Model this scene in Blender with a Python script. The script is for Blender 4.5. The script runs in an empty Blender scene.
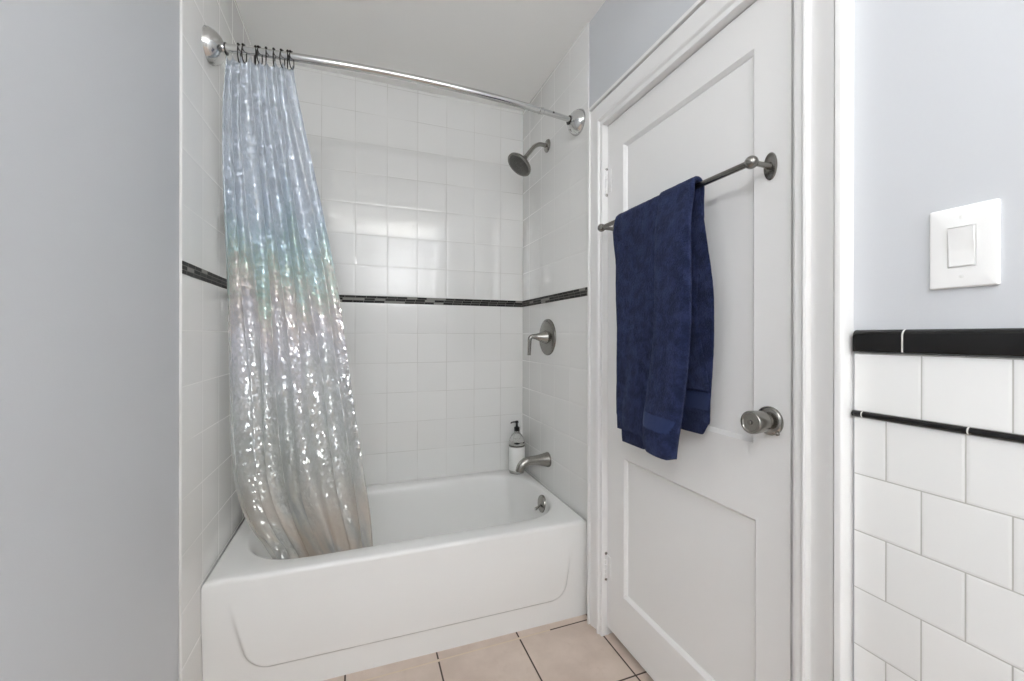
import bpy, bmesh, math, random
from mathutils import Vector, Matrix
random.seed(7)
PI = math.pi
scene = bpy.context.scene
COL = scene.collection

# ------------------------------------------------------------------ dimensions (metres; camera column is x = 0, y = 0)
XR, XL, YB, ZC = 0.906, -0.466, 2.265, 2.519       # tile faces right / left, back wall, ceiling
PAINT = 0.008                                       # tiles stand this far proud of the paint
YF = -1.25                                          # wall behind the viewer
TILE = 0.1585
RIM = 0.4055

# ------------------------------------------------------------------ node helpers
class Mat:
    def __init__(s, name):
        s.m = bpy.data.materials.new(name); s.m.use_nodes = True
        s.nt = s.m.node_tree; s.N = s.nt.nodes; s.L = s.nt.links
        s.bsdf = s.N['Principled BSDF']; s.out = s.N['Material Output']
    def node(s, t, **kw):
        n = s.N.new(t)
        for k, v in kw.items(): setattr(n, k, v)
        return n
    def put(s, sock, v):
        if hasattr(v, 'is_output'): s.L.new(v, sock)
        else:
            try: sock.default_value = v
            except Exception: sock.default_value = (*v, 1.0)
    def math(s, op, a, b=0.0, c=0.0, clamp=False):
        n = s.node('ShaderNodeMath', operation=op); n.use_clamp = clamp
        s.put(n.inputs[0], a); s.put(n.inputs[1], b); s.put(n.inputs[2], c)
        return n.outputs[0]
    def mix(s, f, a, b):
        n = s.node('ShaderNodeMix', data_type='RGBA')
        s.put(n.inputs[0], f); s.put(n.inputs[6], (*a, 1) if isinstance(a, tuple) and len(a) == 3 else a)
        s.put(n.inputs[7], (*b, 1) if isinstance(b, tuple) and len(b) == 3 else b)
        return n.outputs[2]
    def mixf(s, f, a, b):
        n = s.node('ShaderNodeMix', data_type='FLOAT')
        s.put(n.inputs[0], f); s.put(n.inputs[2], a); s.put(n.inputs[3], b)
        return n.outputs[0]
    def smooth(s, x, lo, hi, a=0.0, b=1.0):
        n = s.node('ShaderNodeMapRange', interpolation_type='SMOOTHSTEP')
        s.put(n.inputs[0], x)
        for i, v in enumerate((lo, hi, a, b)): n.inputs[i + 1].default_value = v
        return n.outputs[0]
    def coords(s, kind='Object'):
        tc = s.node('ShaderNodeTexCoord')
        sp = s.node('ShaderNodeSeparateXYZ'); s.L.new(tc.outputs[kind], sp.inputs[0])
        return tc.outputs[kind], sp.outputs[0], sp.outputs[1], sp.outputs[2]
    def comb(s, x, y, z=0.0):
        n = s.node('ShaderNodeCombineXYZ')
        for i, v in enumerate((x, y, z)): s.put(n.inputs[i], v)
        return n.outputs[0]
    def noise(s, vec, scale, detail=3.0, rough=.5):
        n = s.node('ShaderNodeTexNoise'); s.L.new(vec, n.inputs['Vector'])
        n.inputs['Scale'].default_value = scale; n.inputs['Detail'].default_value = detail
        n.inputs['Roughness'].default_value = rough
        return n.outputs[0]
    def white(s, vec):
        n = s.node('ShaderNodeTexWhiteNoise', noise_dimensions='3D'); s.L.new(vec, n.inputs['Vector'])
        return n.outputs[0], n.outputs[1]
    def bump(s, h, strength=.3, dist=.01):
        n = s.node('ShaderNodeBump'); s.put(n.inputs['Height'], h)
        n.inputs['Strength'].default_value = strength; n.inputs['Distance'].default_value = dist
        s.L.new(n.outputs[0], s.bsdf.inputs['Normal']); return n
    def set(s, **kw):
        names = dict(color='Base Color', rough='Roughness', metal='Metallic', ior='IOR', trans='Transmission Weight', alpha='Alpha',
                     coat='Coat Weight', coat_rough='Coat Roughness', sheen='Sheen Weight', sheen_rough='Sheen Roughness',
                     film='Thin Film Thickness', film_ior='Thin Film IOR', spec='Specular IOR Level', sheen_tint='Sheen Tint')
        for k, v in kw.items():
            if isinstance(v, tuple) and len(v) == 3: v = (*v, 1.0)
            s.put(s.bsdf.inputs[names[k]], v)
        return s

def plain(name, color, rough=.5, bump=0.0, bscale=60, **kw):
    m = Mat(name); m.set(color=color, rough=rough, **kw)
    if bump:
        v, *_ = m.coords(); m.bump(m.noise(v, bscale, 4), bump, .002)
    return m.m

def cell(m, c, off, pitch):
    """signed position inside the repeat: distance to nearest joint, and the cell index"""
    t = m.math('DIVIDE', m.math('SUBTRACT', c, off), pitch)
    fr = m.math('FRACT', t)
    d = m.math('MULTIPLY', m.math('MINIMUM', fr, m.math('SUBTRACT', 1.0, fr)), pitch)
    return d, m.math('FLOOR', t)

def tile_material(name, axis, off, grout=((.68, .675, .655), (.54, .535, .51))):
    """stacked square white glazed tile, joints on the given horizontal axis and on z"""
    m = Mat(name); v, x, y, z = m.coords()
    h = x if axis == 'x' else y
    dh, ih = cell(m, h, off, TILE)
    up = m.math('GREATER_THAN', z, 1.375)
    zo = m.math('MULTIPLY_ADD', up, 1.393 - RIM, RIM)
    dz, iz = cell(m, z, zo, TILE)
    d = m.math('MINIMUM', dh, dz)
    joint = m.smooth(d, .0008, .0020, 1.0, 0.0)
    val, rcol = m.white(m.comb(ih, m.math('ADD', iz, m.math('MULTIPLY', up, 31.0)), 3.0))
    tone = m.mixf(val, .965, 1.0)
    base = m.node('ShaderNodeMix', data_type='RGBA', blend_type='MULTIPLY'); base.inputs[0].default_value = 1
    base.inputs[6].default_value = (.775, .775, .76, 1); m.L.new(m.comb(tone, tone, tone), base.inputs[7])
    jn = m.noise(v, 5.0, 2)
    jc = m.mix(m.smooth(jn, .35, .65), *grout)
    m.set(color=m.mix(joint, base.outputs[2], jc), rough=m.mixf(joint, .04, .6), ior=1.6)
    pillow = m.smooth(d, .0, .010, 0.0, 1.0)
    wav = m.math('MULTIPLY', m.noise(m.comb(m.math('ADD', x, m.math('MULTIPLY', val, 7.0)), y, z), 9.0, 1), .45)
    m.bump(m.math('ADD', pillow, wav), .28, .0012)
    return m.m

def band_material(name, axis, z0, rows=3, height=.037):
    """mosaic of thin black and charcoal sticks in three courses"""
    m = Mat(name); v, x, y, z = m.coords()
    h = x if axis == 'x' else y
    rh = height / rows
    dz, iz = cell(m, z, z0, rh)
    sh, _ = m.white(m.comb(iz, 5.0, 1.0))
    dh, ih = cell(m, m.math('MULTIPLY_ADD', sh, .3, h), 0.0, .052)
    rv, _ = m.white(m.comb(ih, iz, 9.0))
    joint = m.smooth(m.math('MINIMUM', dh, dz), .0006, .0013, 1.0, 0.0)
    c = m.mix(m.math('GREATER_THAN', rv, .86), m.mix(m.math('GREATER_THAN', rv, .5), (.012, .012, .012), (.035, .034, .032)), (.24, .235, .22))
    m.set(color=m.mix(joint, c, (.20, .195, .18)), rough=m.mixf(joint, .42, .7), spec=.15)
    m.bump(m.math('SUBTRACT', 1.0, joint), .3, .001)
    return m.m

def bond_material(name):
    """white wall tile in running bond below the black cap; two courses use different joint offsets"""
    m = Mat(name); v, x, y, z = m.coords()
    P = .1055; H = .1105
    up = m.math('GREATER_THAN', z, 1.034)
    zo = m.math('MULTIPLY_ADD', up, 1.040 - 1.028 + .0, 1.028 - 20 * H)
    dz, iz = cell(m, z, zo, H)
    par = m.math('MODULO', m.math('ADD', iz, 40.0), 2.0)
    oh = m.math('MULTIPLY_ADD', par, .0505, .416 - 30 * P)
    # courses alternate; the top course shares the joints of the third
    dh, ih = cell(m, m.math('SUBTRACT', y, oh), 0.0, P)
    d = m.math('MINIMUM', dh, dz)
    joint = m.smooth(d, .0006, .0014, 1.0, 0.0)
    val, _ = m.white(m.comb(ih, iz, 2.0)); tone = m.mixf(val, .95, 1.0)
    base = m.node('ShaderNodeMix', data_type='RGBA', blend_type='MULTIPLY'); base.inputs[0].default_value = 1
    base.inputs[6].default_value = (.90, .90, .885, 1); m.L.new(m.comb(tone, tone, tone), base.inputs[7])
    m.set(color=m.mix(joint, base.outputs[2], (.50, .49, .46)), rough=m.mixf(joint, .14, .6))
    m.bump(m.math('ADD', m.smooth(d, 0.0, .005), m.math('MULTIPLY', m.noise(v, 8.0, 1), .4)), .35, .0015)
    return m.m

def floor_material():
    m = Mat('beige_floor_tile'); v, x, y, z = m.coords()
    dx, ix = cell(m, x, .904 - .317 * 12, .317); dy, iy = cell(m, y, 1.494 - .304 * 12, .304)
    joint = m.smooth(m.math('MINIMUM', dx, dy), .0022, .0036, 1.0, 0.0)
    n1 = m.noise(v, 4.5, 5, .6); n2 = m.noise(v, 22, 5, .65)
    val, _ = m.white(m.comb(ix, iy, 4.0))
    c = m.mix(m.smooth(n1, .3, .7), (.52, .42, .355), (.64, .535, .46))
    c = m.mix(m.math('MULTIPLY', m.smooth(n2, .52, .75), .5), c, (.50, .39, .32))
    c = m.mix(m.math('MULTIPLY', val, .25), c, (.68, .58, .50))
    # the joint beside the tub is pale caulk towards the left, brown grout elsewhere
    pale = m.math('MULTIPLY', m.math('GREATER_THAN', y, 1.44), m.math('MULTIPLY', m.math('LESS_THAN', dy, .006), m.math('LESS_THAN', x, .72)))
    jc = m.mix(pale, (.075, .055, .042), (.66, .55, .42))
    m.set(color=m.mix(joint, c, jc), rough=m.mixf(joint, .42, .9))
    m.bump(m.math('ADD', m.math('SUBTRACT', 1.0, joint), m.math('MULTIPLY', n2, .15)), .4, .002)
    return m.m

def metal(name, color, rough, brushed=0.0):
    m = Mat(name); m.set(color=color, metal=1.0, rough=rough)
    if brushed:
        v, x, y, z = m.coords()
        n = m.noise(v, 400, 2)
        m.set(rough=m.mixf(n, rough * .75, rough * 1.3))
    return m.m

M = {}
M['paint'] = plain('pale_blue_grey_paint', (.60, .615, .638), .55, .08, 180)
M['ceiling'] = plain('ceiling_white', (.90, .895, .875), .8, .05, 120)
M['white'] = plain('white_gloss_paint', (.80, .795, .785), .32, .06, 25)
M['tile_back'] = tile_material('white_tile_back', 'x', XR - .138 - 20 * TILE)
M['tile_right'] = tile_material('white_tile_right', 'y', 1.52 - 20 * TILE, ((.75, .745, .73), (.66, .655, .635)))
M['tile_left'] = tile_material('white_tile_left', 'y', 1.392 - 20 * TILE, ((.75, .745, .73), (.66, .655, .635)))
M['band_x'] = band_material('mosaic_band_along_x', 'x', 1.3563)
M['band_y'] = band_material('mosaic_band_along_y', 'y', 1.3563)
M['bond'] = bond_material('white_running_bond_tile')
M['floor'] = floor_material()
M['tub'] = plain('white_enamel', (.79, .79, .775), .16)
M['nickel'] = metal('brushed_nickel', (.34, .328, .305), .25)
M['dark_nickel'] = metal('dark_nickel', (.24, .232, .215), .27)
M['chrome'] = metal('polished_chrome', (.64, .64, .63), .15)
M['bronze'] = metal('black_bronze', (.035, .032, .030), .35)
M['black_plastic'] = plain('black_plastic', (.012, .012, .013), .35)
M['nozzle'] = plain('nozzle_grey_rubber', (.10, .10, .09), .55)
M['switch'] = plain('switch_white_plastic', (.86, .86, .85), .3)
M['label'] = plain('white_label', (.80, .80, .78), .5)
M['grey_glass'] = plain('grey_bottle_plastic', (.07, .072, .075), .3)
M['caulk'] = plain('pale_caulk', (.70, .68, .63), .6)

def cap_material():
    m = Mat('black_glazed_cap'); v, x, y, z = m.coords()
    d, i = cell(m, y, .4395 - .155 * 20, .155)
    joint = m.smooth(d, .0010, .0016, 1.0, 0.0)
    m.set(color=m.mix(joint, (.006, .006, .006), (.72, .71, .68)), rough=m.mixf(joint, .10, .6))
    m.bump(m.noise(v, 25, 2), .06, .002)
    return m.m
def pencil_material():
    m = Mat('black_glazed_pencil'); v, x, y, z = m.coords()
    d, i = cell(m, y, .5035 - .1465 * 20, .1465)
    joint = m.smooth(d, .0008, .0014, 1.0, 0.0)
    m.set(color=m.mix(joint, (.007, .007, .007), (.75, .74, .71)), rough=m.mixf(joint, .14, .6))
    return m.m
M['cap'] = cap_material(); M['pencil'] = pencil_material()

def clear_material():
    m = Mat('clear_plastic'); m.set(color=(.93, .93, .92), rough=.06, trans=.85, ior=1.3); return m.m
M['clear'] = clear_material()

def curtain_material():
    """milky clear film pressed with a scale-like prismatic pattern: every facet tilts its own way and the rainbow sheen is painted as colour drifting down the cloth"""
    m = Mat('prismatic_clear_film')
    tc = m.node('ShaderNodeTexCoord'); uv = tc.outputs['UV']
    sp = m.node('ShaderNodeSeparateXYZ'); m.L.new(uv, sp.inputs[0]); U, V_ = sp.outputs[0], sp.outputs[1]
    vec = m.comb(m.math('ADD', U, m.math('MULTIPLY', V_, .10)), m.math('MULTIPLY', V_, .60))
    vo = m.node('ShaderNodeTexVoronoi', feature='F1'); m.L.new(vec, vo.inputs['Vector']); vo.inputs['Scale'].default_value = 150
    vo.inputs['Randomness'].default_value = .7
    sc = m.node('ShaderNodeSeparateXYZ'); m.L.new(vo.outputs['Color'], sc.inputs[0])
    nx = m.math('MULTIPLY_ADD', m.math('SUBTRACT', sc.outputs[0], .5), .50, .5)
    ny = m.math('MULTIPLY_ADD', m.math('SUBTRACT', sc.outputs[1], .5), .56, .5)
    nm = m.node('ShaderNodeNormalMap'); m.L.new(m.comb(nx, ny, 1.0), nm.inputs['Color']); nm.inputs['Strength'].default_value = 1.0
    big = m.noise(m.comb(m.math('MULTIPLY', U, 9.0), m.math('MULTIPLY', V_, 1.6)), 1.0, 2)
    # rainbow sheen painted as a colour ramp down the cloth: blue-silver, a teal and rose band, lavender-silver, then greenish grey
    vv = m.math('DIVIDE', m.math('ADD', V_, m.math('ADD', m.math('MULTIPLY_ADD', sc.outputs[2], .20, -.10), m.math('MULTIPLY_ADD', big, .70, -.35))), 1.83)
    ramp = m.node('ShaderNodeValToRGB'); m.L.new(vv, ramp.inputs[0])
    r = ramp.color_ramp
    keys = [(0.0, (.74, .74, .69)), (.25, (.78, .80, .76)), (.40, (.90, .92, .93)), (.48, (.90, .88, .96)), (.53, (.96, .88, .86)), (.57, (.97, .85, .80)), (.60, (.86, .92, .78)), (.635, (.64, .86, .80)), (.67, (.68, .83, .93)), (.73, (.78, .85, .95)), (.85, (.83, .88, .96)), (1.0, (.82, .87, .95))]
    while len(r.elements) < len(keys): r.elements.new(.5)
    for e, (p, v) in zip(r.elements, keys): e.position = p; e.color = (*v, 1)
    fac = m.math('MULTIPLY_ADD', sc.outputs[2], .50, .68)  # random facet brightness painted in for their differing reflections
    mul = m.node('ShaderNodeMix', data_type='RGBA', blend_type='MULTIPLY'); mul.inputs[0].default_value = 1
    m.L.new(ramp.outputs[0], mul.inputs[6]); m.L.new(m.comb(fac, fac, fac), mul.inputs[7])
    m.set(color=mul.outputs[2], metal=.9, rough=.20)
    m.L.new(nm.outputs[0], m.bsdf.inputs['Normal'])
    # warm floor reflection painted into the colour, growing towards the hem
    floor_refl = m.math('MULTIPLY', m.smooth(V_, .52, .12), m.smooth(m.noise(m.comb(m.math('MULTIPLY', U, 5.0), m.math('MULTIPLY', V_, 2.0)), 1.3, 3), .33, .56))
    dif = m.node('ShaderNodeBsdfDiffuse'); m.put(dif.inputs[0], m.mix(m.math('MULTIPLY', floor_refl, .8), m.mix(.45, (.80, .84, .89), ramp.outputs[0]), (.66, .53, .42)))
    tl = m.node('ShaderNodeBsdfTranslucent'); m.put(tl.inputs[0], m.mix(m.math('MULTIPLY', floor_refl, .8), (.82, .87, .92), (.70, .57, .45)))
    d2 = m.node('ShaderNodeMixShader'); d2.inputs[0].default_value = .5
    m.L.new(dif.outputs[0], d2.inputs[1]); m.L.new(tl.outputs[0], d2.inputs[2])
    tr = m.node('ShaderNodeBsdfTransparent'); tr.inputs[0].default_value = (.93, .945, .95, 1)
    a = m.node('ShaderNodeMixShader'); m.put(a.inputs[0], m.mixf(floor_refl, .36, .84))
    m.L.new(m.bsdf.outputs[0], a.inputs[1]); m.L.new(d2.outputs[0], a.inputs[2])
    b = m.node('ShaderNodeMixShader'); b.inputs[0].default_value = .14
    m.L.new(a.outputs[0], b.inputs[1]); m.L.new(tr.outputs[0], b.inputs[2])
    m.L.new(b.outputs[0], m.out.inputs[0])
    return m.m
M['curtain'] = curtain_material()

def towel_material(name, loop=True):
    m = Mat(name); v, x, y, z = m.coords()
    n = m.noise(v, 260 if loop else 900, 3, .7); n2 = m.noise(v, 30, 5, .65)
    c = m.mix(m.smooth(m.math('MULTIPLY_ADD', n, .35, m.math('MULTIPLY', n2, .65)), .40, .62), (.0085, .0135, .046), (.027, .038, .103))
    if not loop: c = m.mix(.5, (.020, .031, .088), (.026, .039, .105))
    m.set(color=c, rough=.95, sheen=.12 if loop else .25, sheen_rough=.45, sheen_tint=(.55, .65, 1.0), spec=.15)
    if loop: m.bump(m.math('MULTIPLY_ADD', n2, 1.2, n), 1.0, .006)
    else:
        w = m.node('ShaderNodeTexWave', bands_direction='Z'); m.L.new(v, w.inputs['Vector']); w.inputs['Scale'].default_value = 90
        m.bump(w.outputs[1], .4, .001)
    return m.m
M['towel'] = towel_material('navy_terry'); M['towel_band'] = towel_material('navy_flat_weave', False)

# ------------------------------------------------------------------ mesh helpers
def finish(name, bm, mat, parent=None, smooth=True, angle=35, loc=None):
    bmesh.ops.recalc_face_normals(bm, faces=bm.faces[:])
    me = bpy.data.meshes.new(name); bm.to_mesh(me); bm.free()
    me.materials.append(mat)
    if smooth:
        for p in me.polygons: p.use_smooth = True
        me.set_sharp_from_angle(angle=math.radians(angle))
    o = bpy.data.objects.new(name, me); COL.objects.link(o)
    if parent:
        o.parent = parent
    if loc: o.location = loc
    return o

def tag(o, label=None, cat=None, group=None, kind=None):
    if label: o['label'] = label
    if cat: o['category'] = cat
    if group: o['group'] = group
    if kind: o['kind'] = kind
    return o

def empty(name, loc, label, cat, group=None):
    o = bpy.data.objects.new(name, None); COL.objects.link(o); o.location = loc; o.empty_display_size = .05
    return tag(o, label, cat, group)

def add_box(bm, a, b, bevel=0.0, seg=2):
    r = bmesh.ops.create_cube(bm, size=1.0)
    vs = r['verts']
    for v in vs:
        v.co = Vector([a[i] + (v.co[i] + .5) * (b[i] - a[i]) for i in range(3)])
    if bevel:
        es = list({e for v in vs for e in v.link_edges})
        bmesh.ops.bevel(bm, geom=es, offset=bevel, segments=seg, affect='EDGES', profile=.5)
    return bm

def frame_for(d):
    d = d.normalized()
    u = d.cross(Vector((0, 0, 1)))
    if u.length < 1e-4: u = d.cross(Vector((0, 1, 0)))
    u.normalize(); return u, d.cross(u).normalized()

def add_lathe(bm, org, axis, prof, seg=40, caps=True):
    """prof: (distance along axis, radius)"""
    org = Vector(org); axis = Vector(axis).normalized(); u, w = frame_for(axis)
    rings = []
    for t, r in prof:
        c = org + axis * t
        if r < 1e-6: rings.append([bm.verts.new(c)])
        else: rings.append([bm.verts.new(c + (u * math.cos(2 * PI * i / seg) + w * math.sin(2 * PI * i / seg)) * r) for i in range(seg)])
    for A, B in zip(rings, rings[1:]):
        for i in range(seg):
            j = (i + 1) % seg
            if len(A) == 1 and len(B) == 1: continue
            if len(A) == 1: bm.faces.new((A[0], B[i], B[j]))
            elif len(B) == 1: bm.faces.new((A[i], A[j], B[0]))
            else: bm.faces.new((A[i], A[j], B[j], B[i]))
    if caps:
        for R in (rings[0], rings[-1]):
            if len(R) > 1: bm.faces.new(R)
    return bm

def add_tube(bm, pts, rad, seg=20, caps=True, closed=False, squash=None):
    pts = [Vector(p) for p in pts]; n = len(pts)
    rads = rad if isinstance(rad, (list, tuple)) else [rad] * n
    rings = []; u = None
    for i, p in enumerate(pts):
        if closed: d = pts[(i + 1) % n] - pts[i - 1]
        else: d = pts[min(i + 1, n - 1)] - pts[max(i - 1, 0)]
        d.normalize()
        if u is None: u, w = frame_for(d)
        else:
            u = (u - d * u.dot(d)).normalized(); w = d.cross(u)
        rings.append([bm.verts.new(p + (u * math.cos(2 * PI * k / seg) + w * math.sin(2 * PI * k / seg)) * rads[i]) for k in range(seg)])
    pairs = list(zip(rings, rings[1:])) + ([(rings[-1], rings[0])] if closed else [])
    for A, B in pairs:
        for k in range(seg):
            j = (k + 1) % seg; bm.faces.new((A[k], A[j], B[j], B[k]))
    if caps and not closed:
        bm.faces.new(rings[0]); bm.faces.new(rings[-1])
    return bm

def add_ball(bm, c, r, seg=24, rings=14, scale=(1, 1, 1)):
    mtx = Matrix.Translation(Vector(c)) @ Matrix.Diagonal((*scale, 1))
    bmesh.ops.create_uvsphere(bm, u_segments=seg, v_segments=rings, radius=r, matrix=mtx)
    return bm

def bez(p0, p1, p2, n=8):
    p0, p1, p2 = map(Vector, (p0, p1, p2))
    return [p0 * (1 - t) ** 2 + p1 * 2 * t * (1 - t) + p2 * t * t for t in [i / n for i in range(n + 1)]]

def lerp(a, b, t): return a + (b - a) * t
def sstep(a, b, x):
    t = max(0.0, min(1.0, (x - a) / (b - a))); return t * t * (3 - 2 * t)
def curve(tab, x):
    """piecewise smooth lookup in a table of (x, value)"""
    if x <= tab[0][0]: return tab[0][1]
    for (x0, y0), (x1, y1) in zip(tab, tab[1:]):
        if x <= x1: return lerp(y0, y1, (x - x0) / (x1 - x0))
    return tab[-1][1]

NB = bmesh.new
# ------------------------------------------------------------------ the room
bm = NB(); add_box(bm, (XL - .2, YF - .1, -.06), (1.15, YB + .12, 0)); tag(finish('floor', bm, M['floor'], smooth=False), kind='structure')
bm = NB(); add_box(bm, (XL - .2, YF - .1, ZC), (1.15, YB + .12, ZC + .06)); tag(finish('ceiling', bm, M['ceiling'], smooth=False), kind='structure')
bm = NB(); add_box(bm, (XL - .2, YB, 0), (XR + .2, YB + .12, ZC)); wb = tag(finish('wall_back', bm, M['tile_back'], smooth=False), kind='structure')
bm = NB(); add_box(bm, (XL - .2, YF - .1, 0), (1.15, YF, ZC)); tag(finish('wall_front', bm, M['paint'], smooth=False), kind='structure')
bm = NB(); add_box(bm, (XL - PAINT - .12, YF, 0), (XL - PAINT, YB, ZC)); wl = tag(finish('wall_left', bm, M['paint'], smooth=False), kind='structure')
XP = XR + PAINT
DY0, DY1, DZ = .640, 1.393, 2.0235            # door opening between the jamb faces
bm = NB()
add_box(bm, (XP, YF, 0), (XP + .12, DY0 - .02, ZC)); add_box(bm, (XP, DY1 + .02, 0), (XP + .12, YB, ZC)); add_box(bm, (XP, DY0 - .02, DZ + .02), (XP + .12, DY1 + .02, ZC))
wr = tag(finish('wall_right', bm, M['paint'], smooth=False), kind='structure')
# tile fields are layers of their walls
bm = NB(); add_box(bm, (XL - PAINT, 1.392, 0), (XL, YB, ZC), .003, 2); finish('tile_field', bm, M['tile_left'], wl)
bm = NB(); add_box(bm, (XR, 1.520, 0), (XP, YB, ZC), .003, 2); finish('tile_field', bm, M['tile_right'], wr)
bm = NB(); add_box(bm, (XR, YF, 0), (XP, .519, 1.153), .003, 2); finish('wainscot_tile', bm, M['bond'], wr)
# mosaic accent band round the alcove
bm = NB(); add_box(bm, (XL, YB - .0015, 1.3563), (XR, YB + .01, 1.3933)); finish('mosaic_band', bm, M['band_x'], wb, smooth=False)
bm = NB(); add_box(bm, (XL - .004, 1.3935, 1.3563), (XL + .0015, YB - .0015, 1.3933)); finish('mosaic_band', bm, M['band_y'], wl, smooth=False)
bm = NB(); add_box(bm, (XR - .0015, 1.5215, 1.3563), (XR + .004, YB - .0015, 1.3933)); finish('mosaic_band', bm, M['band_y'], wr, smooth=False)
# black cap and black pencil line on the wainscot
def prism_y(bm, prof, y0, y1):
    A = [bm.verts.new((x, y0, z)) for x, z in prof]; B = [bm.verts.new((x, y1, z)) for x, z in prof]
    n = len(prof)
    for i in range(n): bm.faces.new((A[i], A[(i + 1) % n], B[(i + 1) % n], B[i]))
    bm.faces.new(A); bm.faces.new(B)
bm = NB()
prof = [(XP, 1.155), (XR - .006, 1.155), (XR - .007, 1.1565), (XR - .007, 1.184)] + [(XR - .007 + .012 * (1 - math.cos(a)), 1.184 + .0125 * math.sin(a)) for a in [i * PI / 16 for i in range(1, 9)]] + [(XP, 1.1965)]
prism_y(bm, prof, YF, .517); finish('cap_tile', bm, M['cap'], wr)
bm = NB()
prof = [(XP, 1.0280)] + [(XR - .006 * math.cos(a), 1.034 + .006 * math.sin(a)) for a in [-PI / 2 + i * PI / 10 for i in range(11)]] + [(XP, 1.0400)]
prism_y(bm, prof, YF, .520); finish('pencil_tile', bm, M['pencil'], wr)

# ------------------------------------------------------------------ door casing and jamb
prof = [(0, -.020), (0, .0105), (.002, .0125), (.0165, .0125), (.0185, .0150), (.0210, .0185), (.0255, .0205), (.0300, .0190), (.0325, .015), (.0340, .0085), (.040, .0085),
        (.050, .0100), (.061, .0130), (.073, .0165), (.0830, .0185), (.0842, .0185), (.0844, -.007), (.0892, -.007), (.0894, .0240), (.0905, .0258), (.0985, .0262), (.1015, .0255), (.1036, .0228), (.1046, .018), (.105, .010), (.105, -.008)]
CY0, CY1, CZ = .629, 1.391, 2.0185
def casing_pt(k, u, w):
    x = XR - w
    yl, yr, zt = CY1 + u * .86, CY0 - u, CZ + u
    return [(x, yl, 0), (x, yl, zt), (x, yr, zt), (x, yr, 0)][k]
bm = NB()
st = [[bm.verts.new(casing_pt(k, u, w)) for u, w in prof] for k in range(4)]
for A, B in zip(st, st[1:]):
    for i in range(len(prof) - 1): bm.faces.new((A[i], A[i + 1], B[i + 1], B[i]))
tr = tag(finish('trim_1', bm, M['white'], angle=28), 'white moulded casing around the closed door', kind='structure')
bm = NB()
add_box(bm, (XR + .001, DY1, 0), (XP + .12, DY1 + .02, DZ + .02)); add_box(bm, (XR + .001, DY0 - .02, 0), (XP + .12, DY0, DZ + .02)); add_box(bm, (XR + .001, DY0, DZ), (XP + .12, DY1, DZ + .02))
finish('jamb', bm, M['white'], tr, smooth=False)
bm = NB()   # the strip the door closes against, and the tiled sill under it stays floor
add_box(bm, (.958, DY1 - .014, 0), (.98, DY1, DZ)); add_box(bm, (.958, DY0, 0), (.98, DY0 + .014, DZ)); add_box(bm, (.958, DY0, DZ - .014), (.98, DY1, DZ)); add_box(bm, (.985, DY0, 0), (1.03, DY1, .045))
finish('door_stop', bm, M['white'], tr, smooth=False)

# ------------------------------------------------------------------ door
DX = .920
bm = NB()
y0, y1, z0, z1 = DY0 + .0145, DY1 - .004, .036, DZ - .008
panels = [(.748, 1.290, .918, 1.902), (.7415, 1.283, .211, .729)]
ys = sorted({y0, y1, .760, 1.312}); 
# front face: stiles and rails as boxes of one slab, bevelled recesses, panels
XB = DX + .036
def quad(bm, *p): return bm.faces.new([bm.verts.new(q) for q in p])
pA, pB = panels
def rect_face(a, b, c, d, x=DX): quad(bm, (x, a, c), (x, b, c), (x, b, d), (x, a, d))
rect_face(y0, pA[0], pA[2] , z1); rect_face(pA[1], y1, pA[2], z1); rect_face(pA[0], pA[1], pA[3], z1)
rect_face(y0, y1, pB[3], pA[2])
rect_face(y0, pB[0], z0, pB[3]); rect_face(pB[1], y1, z0, pB[3]); rect_face(pB[0], pB[1], z0, pB[2])
for a, b, c, d in panels:
    loops = [(0, 0), (.0025, .0025), (.009, .0090), (.0105, .0125)]
    prev = None
    for off, dep in loops:
        cur = [(DX + dep, a + off, c + off), (DX + dep, b - off, c + off), (DX + dep, b - off, d - off), (DX + dep, a + off, d - off)]
        if prev:
            for i in range(4): quad(bm, prev[i], prev[(i + 1) % 4], cur[(i + 1) % 4], cur[i])
        prev = cur
    quad(bm, *prev)
quad(bm, (DX, y0, z0), (XB, y0, z0), (XB, y0, z1), (DX, y0, z1)); quad(bm, (DX, y1, z0), (XB, y1, z0), (XB, y1, z1), (DX, y1, z1))
quad(bm, (DX, y0, z0), (DX, y1, z0), (XB, y1, z0), (XB, y0, z0)); quad(bm, (DX, y0, z1), (DX, y1, z1), (XB, y1, z1), (XB, y0, z1)); rect_face(y0, y1, z0, z1, XB)
bmesh.ops.remove_doubles(bm, verts=bm.verts[:], dist=1e-5)
door = tag(finish('door_1', bm, M['white'], smooth=False), 'white two-panel wooden door, closed', kind='structure')
for zc_, lab in ((1.792, 'white painted upper hinge'), (.274, 'white painted lower hinge')):
    bm = NB(); add_box(bm, (DX - .0025, DY1 - .028, zc_ - .044), (DX + .001, DY1 - .004, zc_ + .044), .001)
    h = finish('hinge', bm, M['white'], door); h['label'] = lab
    bm = NB()
    for k in range(5):
        a = zc_ - .046 + k * .0184
        add_lathe(bm, (DX - .006, DY1 - .002, a + .0006), (0, 0, 1), [(0, .0052), (.001, .0062), (.0162, .0062), (.0172, .0052)], 16)
    finish('knuckle', bm, M['white'], h)
    bm = NB()
    for s in (-1, 1):
        add_lathe(bm, (DX - .006, DY1 - .002, zc_ + s * .046), (0, 0, s), [(0, .0035), (.002, .0035), (.003, .005), (.006, .0056), (.009, .0045), (.0105, 0)], 16)
    finish('pin_tip', bm, M['nickel'], h)['label'] = 'bare metal pin tips'
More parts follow.
